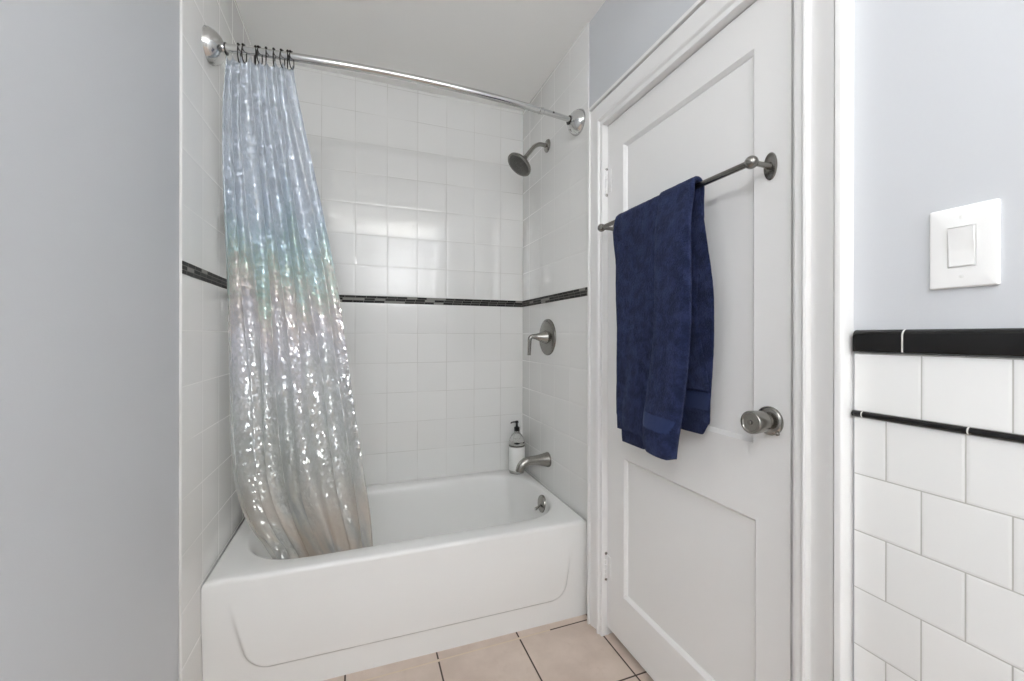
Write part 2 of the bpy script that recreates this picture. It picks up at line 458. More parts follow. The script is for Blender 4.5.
# knob: rosette, neck and drum-shaped knob, thumb-turn pin
KY, KZ = .705, .982
bm = NB(); add_lathe(bm, (DX, KY, KZ), (-1, 0, 0), [(0, .0345), (.003, .0345), (.006, .0325), (.008, .0290), (.0085, .0170), (.014, .0150), (.0145, 0)], 48)
kn = finish('door_knob', bm, M['nickel'], door); kn['label'] = 'brushed nickel door knob'
bm = NB(); add_lathe(bm, (DX, KY, KZ), (-1, 0, 0), [(.012, .0140), (.019, .0140), (.021, .0215), (.024, .0245), (.030, .0255), (.056, .0272), (.062, .0270), (.0645, .0255), (.065, .0205), (.064, .0195), (.064, 0)], 48)
finish('knob_drum', bm, M['nickel'], kn)
bm = NB(); add_lathe(bm, (DX - .0635, KY, KZ), (-1, 0, 0), [(0, .0050), (.0035, .0050), (.0042, .0042), (.0042, 0)], 20); finish('lock_button', bm, M['dark_nickel'], kn)
bm = NB(); add_lathe(bm, (DX - .004, KY - .024, KZ - .026), (-1, 0, 0), [(0, .0045), (.005, .0045), (.007, .003), (.007, 0)], 16); finish('release_pin', bm, M['dark_nickel'], kn)

# ------------------------------------------------------------------ bathtub
TX0, TX1, TY0, TY1 = XL + .001, XR - .001, 1.512, YB - .001
fy = lambda x: .028 * ((XR - x) / (XR - XL)) ** 1.3            # the tub is set a little askew: its left end sits further back
tub = empty('bathtub', ((TX0 + TX1) / 2, 1.9, 0), 'white alcove bathtub with a plain rim and a faint raised apron panel', 'bathtub')
tl = lambda p: Vector((p[0], p[1] + fy(p[0]) * max(0.0, min(1.0, (1.62 - p[1]) / .1)), p[2])) - tub.location
IX0, IX1, IY0, IY1 = -.405, .866, 1.604, 2.192
def inner_loop(n=160, grow=0.0, gl=0.0):
    """rounded opening; corners drawn as superellipse quadrants"""
    out = []
    a0, a1, b0, b1 = IX0 + grow + gl, IX1 - grow, IY0 + grow, IY1 - grow
    cx0, cx1 = a0 + .27, a1 - .24
    cy = (b0 + b1) / 2; ry = (b1 - b0) / 2
    pts = []
    e = 2.5
    def sc(v): return math.copysign(abs(v) ** (2 / e), v)
    q = n // 4
    for i in range(q): t = i / q * PI - PI / 2; pts.append((cx1 + (a1 - cx1) * sc(math.cos(t)), cy + ry * sc(math.sin(t))))
    for i in range(q): pts.append((lerp(cx1, cx0, i / q), b1))
    for i in range(q): t = PI / 2 + i / q * PI; pts.append((cx0 + (cx0 - a0) * sc(math.cos(t)), cy + ry * sc(math.sin(t))))
    for i in range(q): pts.append((lerp(cx0, cx1, i / q), b0))
    return pts
bm = NB()
L0 = inner_loop()
ccx, ccy = (IX0 + IX1) / 2, (IY0 + IY1) / 2
def to_rect(p, inset=0.0):
    x0, x1, y0_, y1_ = TX0 + inset, TX1 - inset, TY0 + inset, TY1 - inset
    dx, dy = p[0] - ccx, p[1] - ccy
    # straight sides project straight out, ends go radially
    t = min([(x1 - ccx) / dx if dx > 1e-9 else 1e9, (x0 - ccx) / dx if dx < -1e-9 else 1e9, (y1_ - ccy) / dy if dy > 1e-9 else 1e9, (y0_ - ccy) / dy if dy < -1e-9 else 1e9])
    return (ccx + dx * t, ccy + dy * t)
outer = [to_rect(p) for p in L0]
for cxy in ((TX0, TY0), (TX0, TY1), (TX1, TY0), (TX1, TY1)):       # snap nearest outer points onto the corners
    i = min(range(len(outer)), key=lambda k: (outer[k][0] - cxy[0]) ** 2 + (outer[k][1] - cxy[1]) ** 2); outer[i] = cxy
def ring(pts, z): return [bm.verts.new(tl((p[0], p[1], z))) for p in pts]
def shrink(pts, d, zf=1):
    return [(min(max(p[0], TX0 + d), TX1 - d), min(max(p[1], TY0 + d), TY1 - d)) for p in pts]
stack = [ring(outer, RIM - .045), ring(outer, RIM - .016), ring(shrink(outer, .0012), RIM - .0095), ring(shrink(outer, .0048), RIM - .0042), ring(shrink(outer, .0105), RIM - .001), ring(shrink(outer, .016), RIM)]
mid = [(lerp(a[0], b[0], .5), lerp(a[1], b[1], .5)) for a, b in zip(shrink(outer, .016), inner_loop(grow=-.006))]
stack += [ring(mid, RIM - .0005), ring(inner_loop(grow=-.006), RIM - .0008)]
for g, gl, z in ((0, 0, RIM - .003), (.005, 0, RIM - .008), (.0085, .004, RIM - .016), (.0115, .010, RIM - .03), (.020, .03, .33), (.030, .07, .25), (.045, .13, .16), (.058, .17, .115), (.078, .20, .088), (.110, .23, .072), (.17, .26, .066)):
    stack.append(ring(inner_loop(grow=g, gl=gl), z))
for A, B in zip(stack, stack[1:]):
    n = len(A)
    for i in range(n): bm.faces.new((A[i], A[(i + 1) % n], B[(i + 1) % n], B[i]))
bm.faces.new(stack[-1])
shell = finish('basin', bm, M['tub'], tub, angle=60)
# apron: a gently modelled front panel
def apron_y(x, z):
    # rounded trapezoid whose lower edge stands proud and dies out upwards
    left = -.353 - (z - .163) * .24; right = .812 + (z - .2) * .12
    cx_, hx = (left + right) / 2, (right - left) / 2
    r = .062
    qx, qz = abs(x - cx_) - (hx - r), -(z - (.094 + r))
    sd = math.hypot(max(qx, 0), max(qz, 0)) + min(max(qx, qz), 0) - r
    prof = sstep(.0065, -.0085, sd)
    fade = 1 - sstep(.13, .36, z) 
    return TY0 + 0.014 * sstep(.30, .09, z) - .014 * prof * fade
bm = NB()
nx, nz = 300, 150
zt = RIM - .044
G = [[bm.verts.new(tl((lerp(TX0, TX1, i / nx), apron_y(lerp(TX0, TX1, i / nx), zt * k / nz), zt * k / nz))) for i in range(nx + 1)] for k in range(nz + 1)]
for k in range(nz):
    for i in range(nx): bm.faces.new((G[k][i], G[k][i + 1], G[k + 1][i + 1], G[k + 1][i]))
top = [bm.verts.new(tl((lerp(TX0, TX1, i / nx), TY0, zt + .004))) for i in range(nx + 1)]
for i in range(nx): bm.faces.new((G[nz][i], G[nz][i + 1], top[i + 1], top[i]))
finish('apron', bm, M['tub'], tub, angle=60)
# overflow plate with trip lever on the drain end
OX, OY, OZ = .846, 1.850, .354
ax = Vector((-1, 0, .10)).normalized()
bm = NB(); add_lathe(bm, tl((OX + .004, OY, OZ)), ax, [(0, .0415), (.006, .0415), (.010, .0395), (.0115, .034), (.013, .016), (.0135, 0)], 40)
ov = finish('overflow_plate', bm, M['nickel'], tub); ov['label'] = 'brushed nickel overflow plate'
bm = NB(); add_tube(bm, [tl((OX - .008, OY - .003, OZ - .002)), tl((OX - .022, OY - .005, OZ - .010)), tl((OX - .034, OY - .007, OZ - .016))], [.0045, .0045, .006], 12)
add_ball(bm, tl((OX - .036, OY - .007, OZ - .017)), .0068, 14, 8); finish('trip_lever', bm, M['dark_nickel'], ov)
bm = NB(); add_lathe(bm, tl((.64, 1.90, .0655)), (0, 0, 1), [(0, .034), (.002, .034), (.004, .030), (.003, .022), (.003, 0)], 32); finish('drain', bm, M['nickel'], tub)

# ------------------------------------------------------------------ tub spout
PY, PZ = 1.905, .552
sp = empty('tub_spout', (XR, PY, PZ), 'brushed nickel tub spout curving down over the rim beside the pump bottle', 'tub spout')
sl = lambda x, z: Vector((x - XR, 0, z - PZ))
bm = NB()
path = [(XR - .0005, .552), (XR - .004, .552), (XR - .010, .5525), (XR - .03, .5535), (XR - .055, .5545), (XR - .08, .5550), (XR - .10, .5550)]
rr = [.0375, .0380, .0365, .0310, .0262, .0238, .0228]
b = bez((XR - .10, 0, .5550), (XR - .150, 0, .5550), (XR - .158, 0, .508), 10)[1:]
path += [(p.x, p.z) for p in b]; rr += [.0228 - .0016 * (i + 1) / 10 for i in range(10)]
add_tube(bm, [sl(*p) for p in path], rr, 32); finish('spout_body', bm, M['nickel'], sp, angle=50)
bm = NB(); d = Vector((-.008, 0, -.047)).normalized(); add_lathe(bm, sl(XR - .158, .508) - d * .004, d, [(0, .0170), (.0055, .0170), (.0055, .0145), (.001, .0140), (.001, 0)], 24); finish('outlet', bm, M['nozzle'], sp)

# ------------------------------------------------------------------ shower valve
VY, VZ = 1.911, 1.179
va = empty('shower_valve', (XR, VY, VZ), 'brushed nickel shower valve with round plate and drooping lever', 'shower valve')
bm = NB(); add_lathe(bm, (0, 0, 0), (-1, 0, 0), [(0, .0935), (.004, .0935), (.008, .0915), (.0105, .087), (.0125, .060), (.014, .040), (.0145, 0)], 64); finish('escutcheon', bm, M['dark_nickel'], va)
bm = NB()
path = [(-.010, 0), (-.012, 0), (-.030, 0), (-.050, .001), (-.070, .003), (-.082, .0035)]
rr = [.036, .0355, .0285, .0205, .0145, .0125]
b = bez((-.082, 0, .0035), (-.101, 0, .0045), (-.1025, 0, -.018), 8)[1:]
path += [(p.x, p.z) for p in b] + [(-.1035, -.05), (-.1045, -.092)]
rr += [.0120, .0115, .0110, .0108, .0105, .0102, .0100, .0098, .0090, .0085]
add_tube(bm, [(x, 0, z) for x, z in path], rr, 28); finish('lever', bm, M['nickel'], va, angle=50)

# ------------------------------------------------------------------ shower head
HY, HZ = 1.918, 2.165
sh = empty('shower_fixture', (XR, HY, HZ), 'brushed nickel shower head on a bent arm, tilted down over the tub', 'shower')
bm = NB(); add_lathe(bm, (0, 0, 0), (-1, 0, 0), [(0, .033), (.003, .033), (.007, .030), (.011, .020), (.013, .012), (.013, 0)], 36); finish('wall_flange', bm, M['nickel'], sh)
bm = NB()
path = [Vector((-.005, 0, 0))] + [Vector((-.030, 0, .002))] + bez((-.030, 0, .002), (-.065, 0, .004), (-.092, 0, -.036), 8) + [Vector((-.128, 0, -.083))]
add_tube(bm, path, .0105, 20); finish('arm', bm, M['nickel'], sh)
nrm = Vector((-.62, -.05, -.785)).normalized(); c0 = Vector((-.124, 0, -.078))
bm = NB(); add_lathe(bm, c0, nrm, [(0, .012), (.006, .0145), (.012, .0155), (.020, .0150), (.026, .018), (.032, .024), (.038, .034), (.0425, .052), (.046, .064), (.050, .0675), (.058, .0685), (.061, .0665), (.0615, .060), (.0600, .058), (.0600, 0)], 56); hd = finish('head', bm, M['dark_nickel'], sh, angle=40)
bm = NB(); add_lathe(bm, c0 + nrm * .0595, nrm, [(0, .0575), (.0015, .0570), (.0025, .054), (.0025, .020), (.0012, .0185), (.0012, .016), (.003, .014), (.003, 0)], 48)
u, w = frame_for(nrm)
for R, n in ((.026, 10), (.036, 14), (.047, 20)):
    for k in range(n):
        p = c0 + nrm * .0615 + (u * math.cos(2 * PI * k / n) + w * math.sin(2 * PI * k / n)) * R
        add_lathe(bm, p, nrm, [(0, .0026), (.0025, .0018), (.0025, 0)], 8)
finish('spray_face', bm, M['nozzle'], hd)

# ------------------------------------------------------------------ curved shower rod
RZ, RY = 2.128, 1.597
rod = empty('shower_rod', ((XL + XR) / 2, RY, RZ), 'polished chrome curved shower curtain rod spanning the alcove', 'curtain rod')
rl = lambda p: Vector(p) - rod.location
W2 = (XR - XL) / 2; RCX = (XR + XL) / 2
def rod_pt(x):
    t = (x - RCX) / W2
    return Vector((x, RY - .062 * (1 - t * t), RZ))
xs = [lerp(XL + .03, .70, i / 40) for i in range(41)]
bm = NB(); add_tube(bm, [rl(rod_pt(x)) for x in xs], .0132, 24); finish('outer_tube', bm, M['chrome'], rod)
xs = [lerp(.690, XR - .03, i / 14) for i in range(15)]
bm = NB(); add_tube(bm, [rl(rod_pt(x)) for x in xs], .0112, 24); finish('inner_tube', bm, M['chrome'], rod)
bm = NB(); add_tube(bm, [rl(rod_pt(x)) for x in (.697, .700, .703, .716, .719)], [.0132, .0142, .0145, .0145, .0118], 24); finish('collar', bm, M['chrome'], rod)
bm = NB(); p = rod_pt(.766); add_lathe(bm, rl(p) + Vector((0, -.0095, .002)), (0, -1, 0), [(0, .004), (.003, .004), (.003, 0)], 12); add_lathe(bm, rl(p) + Vector((0, .004, .0095)), (0, 0, 1), [(0, .0035), (.003, .0035), (.003, 0)], 12)
finish('set_screw', bm, M['bronze'], rod)
for s, x in ((1, XL), (-1, XR)):
    bm = NB()
    q = rod_pt(x + s * .03); dirv = Vector((s, -.08, 0)).normalized()
    add_lathe(bm, rl((x, RY, RZ)), dirv, [(.0005, .0545), (.003, .0560), (.006, .0555), (.013, .0535), (.022, .0490), (.031, .0420), (.038, .0330), (.042, .0245), (.0445, .0200), (.050, .0185), (.053, .0150)], 48)
    fl = finish('end_flange', bm, M['chrome'], rod, angle=30)
    bm = NB(); add_lathe(bm, rl((x, RY, RZ)) + dirv * .0485, dirv, [(0, .0150), (.001, .0192), (.0045, .0192), (.0055, .0150)], 32); finish('gasket', bm, M['bronze'], fl)

# ------------------------------------------------------------------ shower curtain
CTOP, CBOT = 2.102, .280
XLt = [(0, -.408), (.05, -.424), (.2, -.429), (.35, -.424), (.55, -.419), (.75, -.420), (.83, -.404), (.89, -.370), (.945, -.315), (1, -.255)]
XRt = [(0, -.220), (.07, -.196), (.235, -.134), (.41, -.074), (.63, -.026), (.92, .046), (1, .052)]
YCt = [(0, 1.560), (.10, 1.575), (.5, 1.640), (.80, 1.690), (.93, 1.722), (1, 1.735)]
AMt = [(0, .015), (.06, .017), (.3, .022), (.7, .038), (.9, .041), (1, .038)]
def smooth_curve(tab, x, h=.05): return sum(curve(tab, min(1, max(0, x + d))) for d in (-h, -h / 2, 0, h / 2, h)) / 5
NP = 8
knots = [0, .10, .20, .34, .45, .57, .70, .84, 1.0]         # uneven pleat widths
def pleat(s, t):
    ss = s + .014 * math.sin(5.0 * t + 9 * s) + .010 * math.sin(11 * t + 23 * s)
    ss = min(1, max(0, ss))
    for k in range(NP):
        if ss <= knots[k + 1] or k == NP - 1:
            u = (ss - knots[k]) / (knots[k + 1] - knots[k]); ph = k + u; break
    a = math.sin(2 * PI * ph)
    merge = sstep(.22, .62, t)
    soft = .70 * math.sin(2 * PI * ph * .44 + .6) + .35 * math.sin(2 * PI * ph * .66 + 1.0)
    rnd = .25 * math.sin(3.1 * ph + 4 * t) + .18 * math.sin(7.7 * ph - 6 * t)
    return lerp(a, .22 * a + 1.05 * soft, merge) + rnd * (.4 + .6 * t), ph
def curtain_pt(s, t):
    z = lerp(CTOP, CBOT, t)
    xl, xr = smooth_curve(XLt, t), smooth_curve(XRt, t)
    pv, ph = pleat(s, t)
    am = curve(AMt, t)
    edge = sstep(0, .05, s) * sstep(1, .96, s)
    yc = smooth_curve(YCt, t)
    rb = rod_pt(lerp(xl, xr, s)).y
    yc += (rb - 1.56) * (1 - t) * .8
    y = yc - am * pv * lerp(.35, 1, edge)
    x = lerp(xl, xr, s) + .35 * am * math.sin(4 * PI * ph * .5 + 1.2) * edge * lerp(.4, .6, t)
    x = max(x, XL + .004)
    z += -.006 * (1 - math.cos(2 * PI * ph)) * (1 - sstep(0, .03, t)) + .010 * math.sin(6 * s + 1) * t
    ylim = 1.625 + .10 * sstep(-.10, -.36, x) 
    if z < RIM + .07: y = max(y, lerp(y, ylim, sstep(RIM + .07, RIM, z)))
    return Vector((x, y, z))
cur = bmesh.new(); uvl = cur.loops.layers.uv.new('UVMap')
NS, NT = 220, 200
org = Vector((-.2, 1.6, CBOT))
V = [[cur.verts.new(curtain_pt(i / NS, k / NT) - org) for i in range(NS + 1)] for k in range(NT + 1)]
ARC = []                                                  # cloth coordinate: length along each row, so the pattern keeps its true size
for row in V:
    L_ = [0.0]
    for p, q_ in zip(row, row[1:]): L_.append(L_[-1] + (q_.co - p.co).length)
    ARC.append(L_)
ARC = [[sum(ARC[min(NT, max(0, k + d))][i] for d in (-12, -8, -4, 0, 4, 8, 12)) / 7 for i in range(NS + 1)] for k in range(NT + 1)]
for k in range(NT):
    for i in range(NS):
        f = cur.faces.new((V[k][i], V[k][i + 1], V[k + 1][i + 1], V[k + 1][i]))
        for lp, (a, b_) in zip(f.loops, ((i, k), (i + 1, k), (i + 1, k + 1), (i, k + 1))):
            lp[uvl].uv = (ARC[b_][a], (1 - b_ / NT) * 1.83)
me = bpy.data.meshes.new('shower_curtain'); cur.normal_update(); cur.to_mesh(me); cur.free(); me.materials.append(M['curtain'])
for p in me.polygons: p.use_smooth = True
co = bpy.data.objects.new('shower_curtain', me); COL.objects.link(co); co.location = org
tag(co, 'iridescent silvery see-through shower curtain gathered at the left and tucked into the tub', 'shower curtain')
hem = NB()
for k in range(NT - 5, NT):
    pass
hem.free()

# rings on the rod, each a wire loop with a bead and a small hook eye
def ring_meshes():
    b1 = NB(); n = 28; pts = []
    for k in range(n):
        a = 2 * PI * k / n
        pts.append((0, .0165 * math.sin(a) * (1 - .12 * math.cos(a)), -.013 + .0275 * math.cos(a)))
    add_tube(b1, pts, .0019, 8, closed=True)
    b2 = NB(); add_ball(b2, (0, 0, .0148), .0048, 12, 8); add_ball(b2, (0, -.009, .0125), .0040, 12, 8)
    return b1, b2
b1, b2 = ring_meshes()
ordn = ['first', 'second', 'third', 'fourth', 'fifth', 'sixth', 'seventh', 'eighth', 'ninth']
RX = [-.376, -.361, -.328, -.315, -.296, -.272, -.247, -.231, -.219]
proto = None
for k, x in enumerate(RX):
    p = rod_pt(x)
    lab = f'black wire curtain ring on the chrome rod, {ordn[k]} counted from the left wall'
    if proto is None:
        proto = finish('curtain_ring', b1, M['bronze']); bead = finish('roller_bead', b2, M['bronze'], proto); r = proto
    else:
        r = proto.copy(); COL.objects.link(r); c = bead.copy(); COL.objects.link(c); c.parent = r
    r.location = p; r.rotation_euler = (0, 0, random.uniform(-.5, .5) + .15)
    tag(r, lab, 'curtain ring', 'curtain rings on the shower rod')

# ------------------------------------------------------------------ towel bar on the door
BX, BZ0 = .856, 1.590
YR_, YL_ = .703, 1.336
tb = empty('towel_bar', (DX, (YR_ + YL_) / 2, BZ0), 'brushed nickel towel bar with ball ends, mounted across the upper part of the white door', 'towel bar')
bl = lambda x, y, z: Vector((x - DX, y - tb.location.y, z - BZ0))
bm = NB(); add_tube(bm, [bl(BX, YR_, BZ0), bl(BX, YL_, BZ0 + .004)], .0078, 24); finish('bar', bm, M['dark_nickel'], tb)
for y, z in ((YR_, BZ0), (YL_, BZ0 + .004)):
    bm = NB(); add_ball(bm, bl(BX, y, z), .0150, 28, 16)
    add_lathe(bm, bl(DX, y, z), (-1, 0, 0), [(.004, .0095), (.010, .0072), (.030, .0062), (.048, .0062), (.054, .0078)], 24, caps=False)
    post = finish('post', bm, M['dark_nickel'], tb)
    bm = NB(); add_lathe(bm, (0, 0, 0), (-1, 0, 0), [(0, .0330), (.0022, .0330), (.004, .0315), (.0055, .0240), (.006, .0110), (.006, 0)], 40)
    for v in bm.verts: v.co = bl(DX - .0004, y, z) + Vector((v.co.x, v.co.y * .50, v.co.z))
    finish('mounting_plate', bm, M['dark_nickel'], post)

# ------------------------------------------------------------------ towel
tw = empty('bath_towel', (BX, 1.04, BZ0), 'navy blue terry bath towel folded over the towel bar', 'towel')
wl_ = lambda p: Vector(p) - tw.location
def cloth(fn, nu, nv, thick, name, mat, parent):
    """closed slab of cloth: fn(u, v) -> centre point; thickness follows the normal"""
    P = [[Vector(fn(i / nu, k / nv)) for i in range(nu + 1)] for k in range(nv + 1)]
    bm = NB(); F, B = [], []
    for k in range(nv + 1):
        fr, br = [], []
        for i in range(nu + 1):
            du = P[k][min(i + 1, nu)] - P[k][max(i - 1, 0)]; dv = P[min(k + 1, nv)][i] - P[max(k - 1, 0)][i]
            n = du.cross(dv); n.normalize()
            e = min(i, nu - i) / nu * 30; e2 = min(k, nv - k) / nv * 60
            t = thick / 2 * math.sqrt(max(.05, 1 - max(0, 1 - e) ** 2)) * math.sqrt(max(.05, 1 - max(0, 1 - e2) ** 2))
            j = random.uniform(-.0005, .0005)
            fr.append(bm.verts.new(wl_(P[k][i] + n * (t + j)))); br.append(bm.verts.new(wl_(P[k][i] - n * (t + j))))
        F.append(fr); B.append(br)
    for k in range(nv):
        for i in range(nu):
            bm.faces.new((F[k][i], F[k][i + 1], F[k + 1][i + 1], F[k + 1][i])); bm.faces.new((B[k][i], B[k + 1][i], B[k + 1][i + 1], B[k][i + 1]))
    for k in range(nv):
        bm.faces.new((F[k][0], F[k + 1][0], B[k + 1][0], B[k][0])); bm.faces.new((F[k][nu], B[k][nu], B[k + 1][nu], F[k + 1][nu]))
    for i in range(nu):
        bm.faces.new((F[0][i], B[0][i], B[0][i + 1], F[0][i + 1])); bm.faces.new((F[nv][i], F[nv][i + 1], B[nv][i + 1], B[nv][i]))
    return finish(name, bm, mat, parent, angle=60)

def drape(zf, zb, Rf, Lf, Rb, Lb, of, ob, lift, ph=0.0):
    """cloth over the bar: v = 0 front hem ... 1 back hem, u runs from the near (right) edge to the far (left) edge;
    Rf, Lf, Rb, Lb are tables of edge position against the share of the drop, of / ob push the cloth away from the bar plane"""
    r = .0085 + lift
    def fn(u, v, out=0.0, z=None):
        zfh, zbh = zf(u), zb(u)
        lf, la, lb = BZ0 - zfh, PI * r, BZ0 - zbh
        d = v * (lf + la + lb) if z is None else (z - zfh if v < .5 else lf + la + BZ0 - z)
        if d < lf:
            q = 1 - d / lf; zz = zfh + d; x = BX - r - of(u, q) - out; R_, L_ = Rf, Lf
        elif d < lf + la:
            a = (d - lf) / r; q = 0; x = BX - r * math.cos(a); zz = BZ0 + r * math.sin(a)
            f = a / PI; y = lerp(lerp(Rf[0][1], Rb[0][1], f), lerp(Lf[0][1], Lb[0][1], f), u)
            return (x, y, zz)
        else:
            q = (d - lf - la) / lb; zz = BZ0 - (d - lf - la); x = BX + r + ob(u, q) + out; R_, L_ = Rb, Lb
        y = lerp(smooth_curve(R_, q, .08), smooth_curve(L_, q, .08), u)
        y += .003 * math.sin(9 * q + ph) * q
        return (min(x, DX - .008), y, zz)
    return fn
K = lambda v: (lambda u: v)
# back cloth, wide, with its near edge showing behind the front on the right
back = drape(lambda u: 0.826 + .045 * sstep(.55, .25, u), lambda u: 0.9119 + .035 * sstep(.09, 0, u) + .012 * sstep(.25, .6, u), [(0, 0.8808), (1, 0.9444)], [(0, 1.2136), (.6, 1.2097), (1, 1.1793)],
             [(0, 0.8740), (.1, 0.8613), (.43, 0.8310), (.72, 0.8345), (.85, 0.8430), (1, 0.8554)], [(0, 1.2136), (1, 1.1647)],
             lambda u, q: .004 * q, lambda u, q: .016 * q + .005 * q * math.sin(8 * u + 1), .0030, .5)
cloth(back, 50, 120, .010, 'inner_layer', M['towel'], tw)
# middle layer: its rolled edge crosses the back cloth low down
mid_ = drape(lambda u: 0.8688, lambda u: 1.0382, [(0, 0.8750), (1, 0.9298)], [(0, 1.2097), (1, 1.1989)],
            [(0, 0.8759), (.6, 0.8779), (.73, 0.8691), (.95, 0.8378), (1, 0.8358)], [(0, 1.2038), (1, 1.1647)],
            lambda u, q: .001 + .010 * q, lambda u, q: -.005 * q, .0060, 2.0)
cloth(mid_, 40, 110, .009, 'middle_layer', M['towel'], tw)
# outer layer: the left part of the front, its surface in soft vertical waves
def of1(u, q):
    return .013 * q + .004 * sstep(0, .1, q) + .006 * math.sin(9 * u + 2 * q) * sstep(.1, .7, q) - .024 * sstep(.40, 1.0, u) * sstep(.03, .25, q) + .006 * sstep(.75, 1, q) * math.sin(PI * u)
outer_ = drape(lambda u: 0.8786 + .016 * sstep(.72, .97, u) + .010 * sstep(.93, 1, u), K(1.1018), [(0, 0.8652), (.6, 0.8808), (1, 0.9396)],
               [(0, 1.2225), (.06, 1.230), (.25, 1.243), (.43, 1.240), (.62, 1.226), (.8, 1.228), (.93, 1.236), (1, 1.230)],
               [(0, 0.8730), (1, 0.8808)], [(0, 1.2175), (1, 1.2038)], of1, lambda u, q: .001, .0090, 1.4)
cloth(outer_, 70, 120, .010, 'outer_layer', M['towel'], tw)
# front fold: the near third turned over onto the front
def of2(u, q):
    return .012 * sstep(.0, .15, q) + .004 * sstep(.08, .4, q) + .012 * q + (.006 + .016 * q) * (1 - abs(2 * u - 1) ** 4) * sstep(0, .2, q + .05) + .012 * sstep(.83, .93, q) * math.sin(PI * u) * (1 - .35 * sstep(.9, 1, q))
front_ = drape(lambda u: 0.8434 + .008 * u + .020 * sstep(.72, 1, u) + .006 * sstep(.15, 0, u), K(1.4443),
               [(0, .857), (.43, .842), (.7, .852), (.86, .868), (.93, .876), (1, .892)], [(0, .990), (.43, .978), (.6, .983), (.8, 1.002), (.9, 1.016), (.97, 1.022), (1, 1.004)],
               [(0, 0.8652), (1, 0.8710)], [(0, 0.9983), (1, 0.9983)], of2, lambda u, q: .001, .0125, .2)
ff = cloth(front_, 44, 130, .013, 'front_fold', M['towel'], tw)
# flat woven border bands near the hems
cloth(lambda u, v: front_(.03 + .94 * u, 0, .0058, lerp(0.914, 0.957, v) + .006 * u), 30, 8, .004, 'woven_band', M['towel_band'], tw)
cloth(lambda u, v: back(.004 + .25 * u, 1, -.0050, lerp(0.9824, 1.0313, v)), 16, 8, .004, 'woven_band', M['towel_band'], tw)

# ------------------------------------------------------------------ light switch
SX = XP
ls = empty('light_switch', (SX, .3665, 1.3285), 'white oversized light switch plate with a single rocker on the pale wall', 'light switch')
bm = NB()
def rect_ring(x, hy, hz): return [bm.verts.new((x, sy * hy, sz * hz)) for sy, sz in ((-1, -1), (1, -1), (1, 1), (-1, 1))]
def rr_ring(x, hy, hz, r, n=6):
    out = []
    for cx_, cz_, a0 in ((hy - r, hz - r, 0), (-(hy - r), hz - r, PI / 2), (-(hy - r), -(hz - r), PI), (hy - r, -(hz - r), 1.5 * PI)):
        for i in range(n + 1):
            a = a0 + i / n * PI / 2; out.append(bm.verts.new((x, cx_ + r * math.cos(a), cz_ + r * math.sin(a))))
    return out
def skin(rs, close_last=False):
    for A, B in zip(rs, rs[1:]):
        for i in range(len(A)): bm.faces.new((A[i], A[(i + 1) % len(A)], B[(i + 1) % len(B)], B[i]))
    if close_last: bm.faces.new(rs[-1])
skin([rr_ring(0, .0405, .0655, .003), rr_ring(-.0045, .0405, .0655, .003), rr_ring(-.0066, .0388, .0638, .003), rr_ring(-.0070, .0370, .0620, .003), rr_ring(-.0070, .0170, .0332, .0015), rr_ring(-.0040, .0168, .0330, .0015)], True)
pl = finish('wall_plate', bm, M['switch'], ls, angle=25)
bm = NB()
hy, hz = .0151, .0312
A = [(-.004, -hy, -hz), (-.004, hy, -hz), (-.004, hy, hz), (-.004, -hy, hz)]
F = [(-.0088, -hy, -hz), (-.0088, hy, -hz), (-.0135, hy, hz), (-.0135, -hy, hz)]
Mi = [(-.0080, -hy, -.006), (-.0080, hy, -.006)]
vs = [bm.verts.new(p) for p in A + F + Mi]
bm.faces.new((vs[4], vs[5], vs[9], vs[8])); bm.faces.new((vs[8], vs[9], vs[6], vs[7])); bm.faces.new((vs[0], vs[1], vs[5], vs[4])); bm.faces.new((vs[3], vs[2], vs[6], vs[7])); bm.faces.new((vs[0], vs[4], vs[8], vs[7], vs[3])); bm.faces.new((vs[1], vs[5], vs[9], vs[6], vs[2]))
bmesh.ops.bevel(bm, geom=[e for e in bm.edges if max(v.co.x for v in e.verts) < -.005], offset=.0008, segments=2, affect='EDGES')
finish('rocker', bm, M['switch'], ls, angle=25)
for s in (-1, 1):
    bm = NB(); add_lathe(bm, (-.0066, 0, s * .0478), (-1, 0, 0), [(0, .0030), (.0008, .0029), (.0012, .0020), (.0012, 0)], 16); finish('plate_screw', bm, M['label'], ls)

# ------------------------------------------------------------------ pump bottles
def pump(parent, z, r=.016, mat='black_plastic', s=1.0):
    bm = NB()
    add_lathe(bm, (0, 0, z), (0, 0, 1), [(0, r), (.022 * s, r), (.024 * s, r * .8), (.025 * s, r * .45), (.045 * s, r * .40), (.046 * s, r * .62), (.057 * s, r * .62), (.059 * s, r * .45), (.059 * s, 0)], 24)
    pm = finish('pump', bm, M[mat], parent)
    bm = NB(); add_tube(bm, [(0, 0, z + .053 * s), (-.020, -.004, z + .054 * s), (-.034, -.007, z + .053 * s), (-.040, -.008, z + .048 * s)], [.0048, .0044, .0038, .0034], 12); finish('nozzle', bm, M[mat], pm)
bo = empty('soap_bottle', (.842, 2.188, RIM), 'clear pump soap bottle with a white label and black pump, on the tub rim corner', 'soap bottle')
bm = NB(); add_lathe(bm, (0, 0, 0), (0, 0, 1), [(0, 0), (0, .040), (.003, .0435), (.010, .0445), (.150, .0445), (.160, .0445), (.172, .0440), (.184, .0425), (.200, .0375), (.215, .0290), (.226, .0185), (.230, .0150), (.238, .0150)], 40); finish('body', bm, M['clear'], bo, angle=50)
bm = NB(); add_lathe(bm, (0, 0, 0), (0, 0, 1), [(.018, .0448), (.019, .0453), (.148, .0453), (.149, .0448)], 40, caps=False); finish('paper_label', bm, M['label'], bo)
